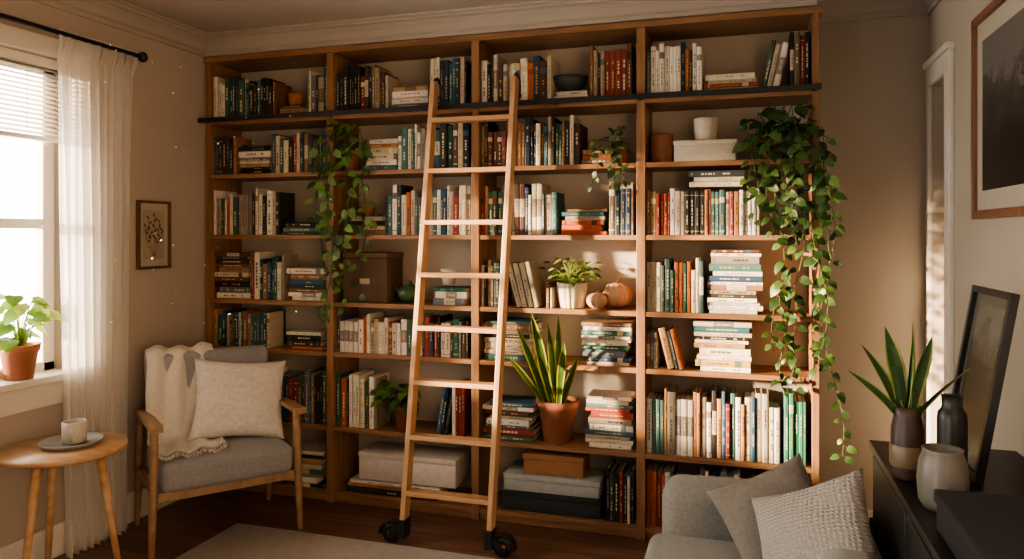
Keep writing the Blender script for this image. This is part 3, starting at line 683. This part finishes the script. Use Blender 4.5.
mb=MB(); mb.rbox((3.60,-1.90,zt+.03),(.36,.38,.06),.005,2,hx('#0f0e0e')); mb.rbox((3.60,-1.90,zt+.076),(.37,.39,.03),.005,2,hx('#131211')); mb.build('black_keepsake_box',m_matte)

# ------------------------------------------------------------ pictures
def artmat(name,lo,mid,hi,scale=3):
    m,nt,b=newmat(name); tc=N(nt,'ShaderNodeTexCoord'); sx=N(nt,'ShaderNodeSeparateXYZ'); nt.links.new(tc.outputs['Object'],sx.inputs[0])
    f=noise(nt,tc.outputs['Object'],scale,6,.6); ad=N(nt,'ShaderNodeMath',operation='MULTIPLY_ADD'); ad.inputs[1].default_value=1.6; nt.links.new(sx.outputs['Z'],ad.inputs[0]); nt.links.new(f,ad.inputs[2])
    nt.links.new(ramp(nt,ad.outputs[0],[(.35,lo),(.5,mid),(.75,hi)]),b.inputs['Base Color']); b.inputs['Roughness'].default_value=.25; return m
def frame(name,w,h,fw,mat_f,T,matc,easel=False):
    e=empty(name); e.matrix_world=T
    mb=MB(); d=.022
    mb.box((-w/2,-d,-h/2),(-w/2+fw,0,h/2)); mb.box((w/2-fw,-d,-h/2),(w/2,0,h/2)); mb.box((-w/2+fw,-d,-h/2),(w/2-fw,0,-h/2+fw)); mb.box((-w/2+fw,-d,h/2-fw),(w/2-fw,0,h/2)); mb.box((-w/2+fw*.5,-.004,-h/2+fw*.5),(w/2-fw*.5,-.001,h/2-fw*.5))
    if easel: mb.beam((-.10,0,-h*.12),(-.10,.075,-h/2+.011),.04,.005,side=Vector((1,0,0)))
    mb.build('moulding',mat_f,e,bevel=.002)
    mb=MB(); mb.box((-w/2+fw,-.008,-h/2+fw),(w/2-fw,-.0045,h/2-fw)); mb.build('mount_board',matc,e)
    return e
m_paper=noisy('mount_paper',hx('#a89f90'),.8,.03,10,0); m_paperd=noisy('mount_paper_grey',hx('#5a544d'),.3,.03,10,0)
m_sepia=noisy('sepia_paper',hx('#9c907c'),.8,.14,9,0)
RzL=Matrix.Rotation(radians(90),4,'Z')
e=frame('framed_botanical_print',.23,.36,.014,wood('dark_frame_wood',hx('#4a3424'),hx('#6a4c34'),'z'),Matrix.Translation((XL+.002,-.40,1.47))@RzL,m_paper)
mb=MB(); mb.box((-.075,-.0094,-.13),(.075,-.0085,.13)); mb.build('print_paper',m_sepia,e)
mb=MB()
for k,(bx,tx,tz) in enumerate(((0,.005,.105),(-.02,-.058,.05),(.02,.058,.03),(-.012,-.035,.09),(.012,.04,.075))):
    P0=Vector((bx*.3,-.0105,-.11)); P1=Vector((tx,-.0105,tz)); mb.tube([P0,(P0+P1)/2+Vector((bx,0,0)),P1],.0012,5,hx('#3a3428'))
    for i in range(5):
        q=P0.lerp(P1,.45+i*.13); sg=1 if i%2 else -1; leaf(mb,(q.x,-.0105,q.z),(sg*.8,0,.8),(0,-1,0),.026*R.uniform(.7,1.2),.011,jit(hx('#4c4636'),.3),0,0)
mb.build('sprig_drawing',m_matte,e)
RzR=Matrix.Rotation(radians(-90),4,'Z')
e=frame('framed_landscape_photo',.62,.74,.03,wood('walnut_frame',hx('#6a4634'),hx('#8a6048'),'z'),Matrix.Translation((XR-.002,-.765,1.90))@RzR,m_paper)
mb=MB(); mb.box((-.215,-.0098,-.27),(.215,-.0085,.27)); mb.build('photo_print',artmat('mountain_photo',(.008,.008,.009),(.03,.028,.026),(.14,.13,.12),6),e)
tilt=math.atan2(.085,.51)
e=frame('leaning_picture_frame',.36,.52,.02,m_black,Matrix.Translation((3.655,-1.165,zt+.257))@RzR@Matrix.Rotation(-tilt,4,'X'),m_paperd,easel=True)
mb=MB(); mb.box((-.13,-.0098,-.21),(.13,-.0085,.21)); mb.build('photo_print',artmat('dim_portrait_photo',(.012,.012,.012),(.03,.028,.026),(.12,.11,.10),9),e)

# ------------------------------------------------------------ dust motes with added glow
m_dust,nt,b=newmat('glowing_dust'); b.inputs['Base Color'].default_value=(1,.93,.82,1); b.inputs['Emission Color'].default_value=(1,.8,.55,1); b.inputs['Emission Strength'].default_value=.5  # weak emission stands in for sunlight on the dust; oversized spheres imitate bokeh
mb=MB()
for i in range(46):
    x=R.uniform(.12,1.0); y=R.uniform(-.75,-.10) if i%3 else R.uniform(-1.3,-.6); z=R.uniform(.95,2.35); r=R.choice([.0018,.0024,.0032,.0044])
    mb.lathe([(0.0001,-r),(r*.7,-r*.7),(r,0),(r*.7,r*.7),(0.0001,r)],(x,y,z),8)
mb.build('glowing_dust_motes',m_dust)

# ------------------------------------------------------------ light
sd=bpy.data.lights.new('sun','SUN'); sd.energy=38; sd.color=(1,.72,.47); sd.angle=radians(2.0)
so_=bpy.data.objects.new('sun',sd); bpy.context.scene.collection.objects.link(so_); so_.location=(-4,-4,3)
dv=Vector((2.6,1.5,-.36)); so_.rotation_euler=dv.to_track_quat('-Z','Y').to_euler()
w=bpy.data.worlds.new('evening_sky'); bpy.context.scene.world=w; w.use_nodes=True; nt=w.node_tree; bg=nt.nodes['Background']
tc=N(nt,'ShaderNodeTexCoord'); sx=N(nt,'ShaderNodeSeparateXYZ'); nt.links.new(tc.outputs['Generated'],sx.inputs[0])
mr=N(nt,'ShaderNodeMapRange',interpolation_type='SMOOTHSTEP'); mr.inputs['From Min'].default_value=-.45; mr.inputs['From Max'].default_value=-.85; nt.links.new(sx.outputs['X'],mr.inputs['Value'])
nz=N(nt,'ShaderNodeTexNoise'); nz.inputs['Scale'].default_value=9; nz.inputs['Detail'].default_value=3; nt.links.new(tc.outputs['Generated'],nz.inputs['Vector'])
brt=ramp(nt,nz.outputs['Fac'],[(.38,(.62,.58,.48)),(.55,(1,.93,.83))])
sc=N(nt,'ShaderNodeVectorMath',operation='SCALE'); sc.inputs['Scale'].default_value=24.0; nt.links.new(brt,sc.inputs[0])
mx=N(nt,'ShaderNodeMix',data_type='RGBA'); mx.inputs[6].default_value=(.31,.285,.265,1); nt.links.new(mr.outputs[0],mx.inputs[0]); nt.links.new(sc.outputs[0],mx.inputs[7])
nt.links.new(mx.outputs[2],bg.inputs['Color']); bg.inputs['Strength'].default_value=1.0

cd=bpy.data.cameras.new('camera'); cam=bpy.data.objects.new('camera',cd); bpy.context.scene.collection.objects.link(cam)
cam.location=(CX,CY,CZ); cam.rotation_euler=(radians(90),0,TH); cd.sensor_width=36; cd.lens=FOC/1024*36; cd.shift_y=-45.5/1024; cd.clip_start=.05
bpy.context.scene.camera=cam
vs=bpy.context.scene.view_settings
try: vs.view_transform='AgX'; vs.look='AgX - Medium High Contrast'
except Exception as ex: print(ex)
vs.exposure=0.0
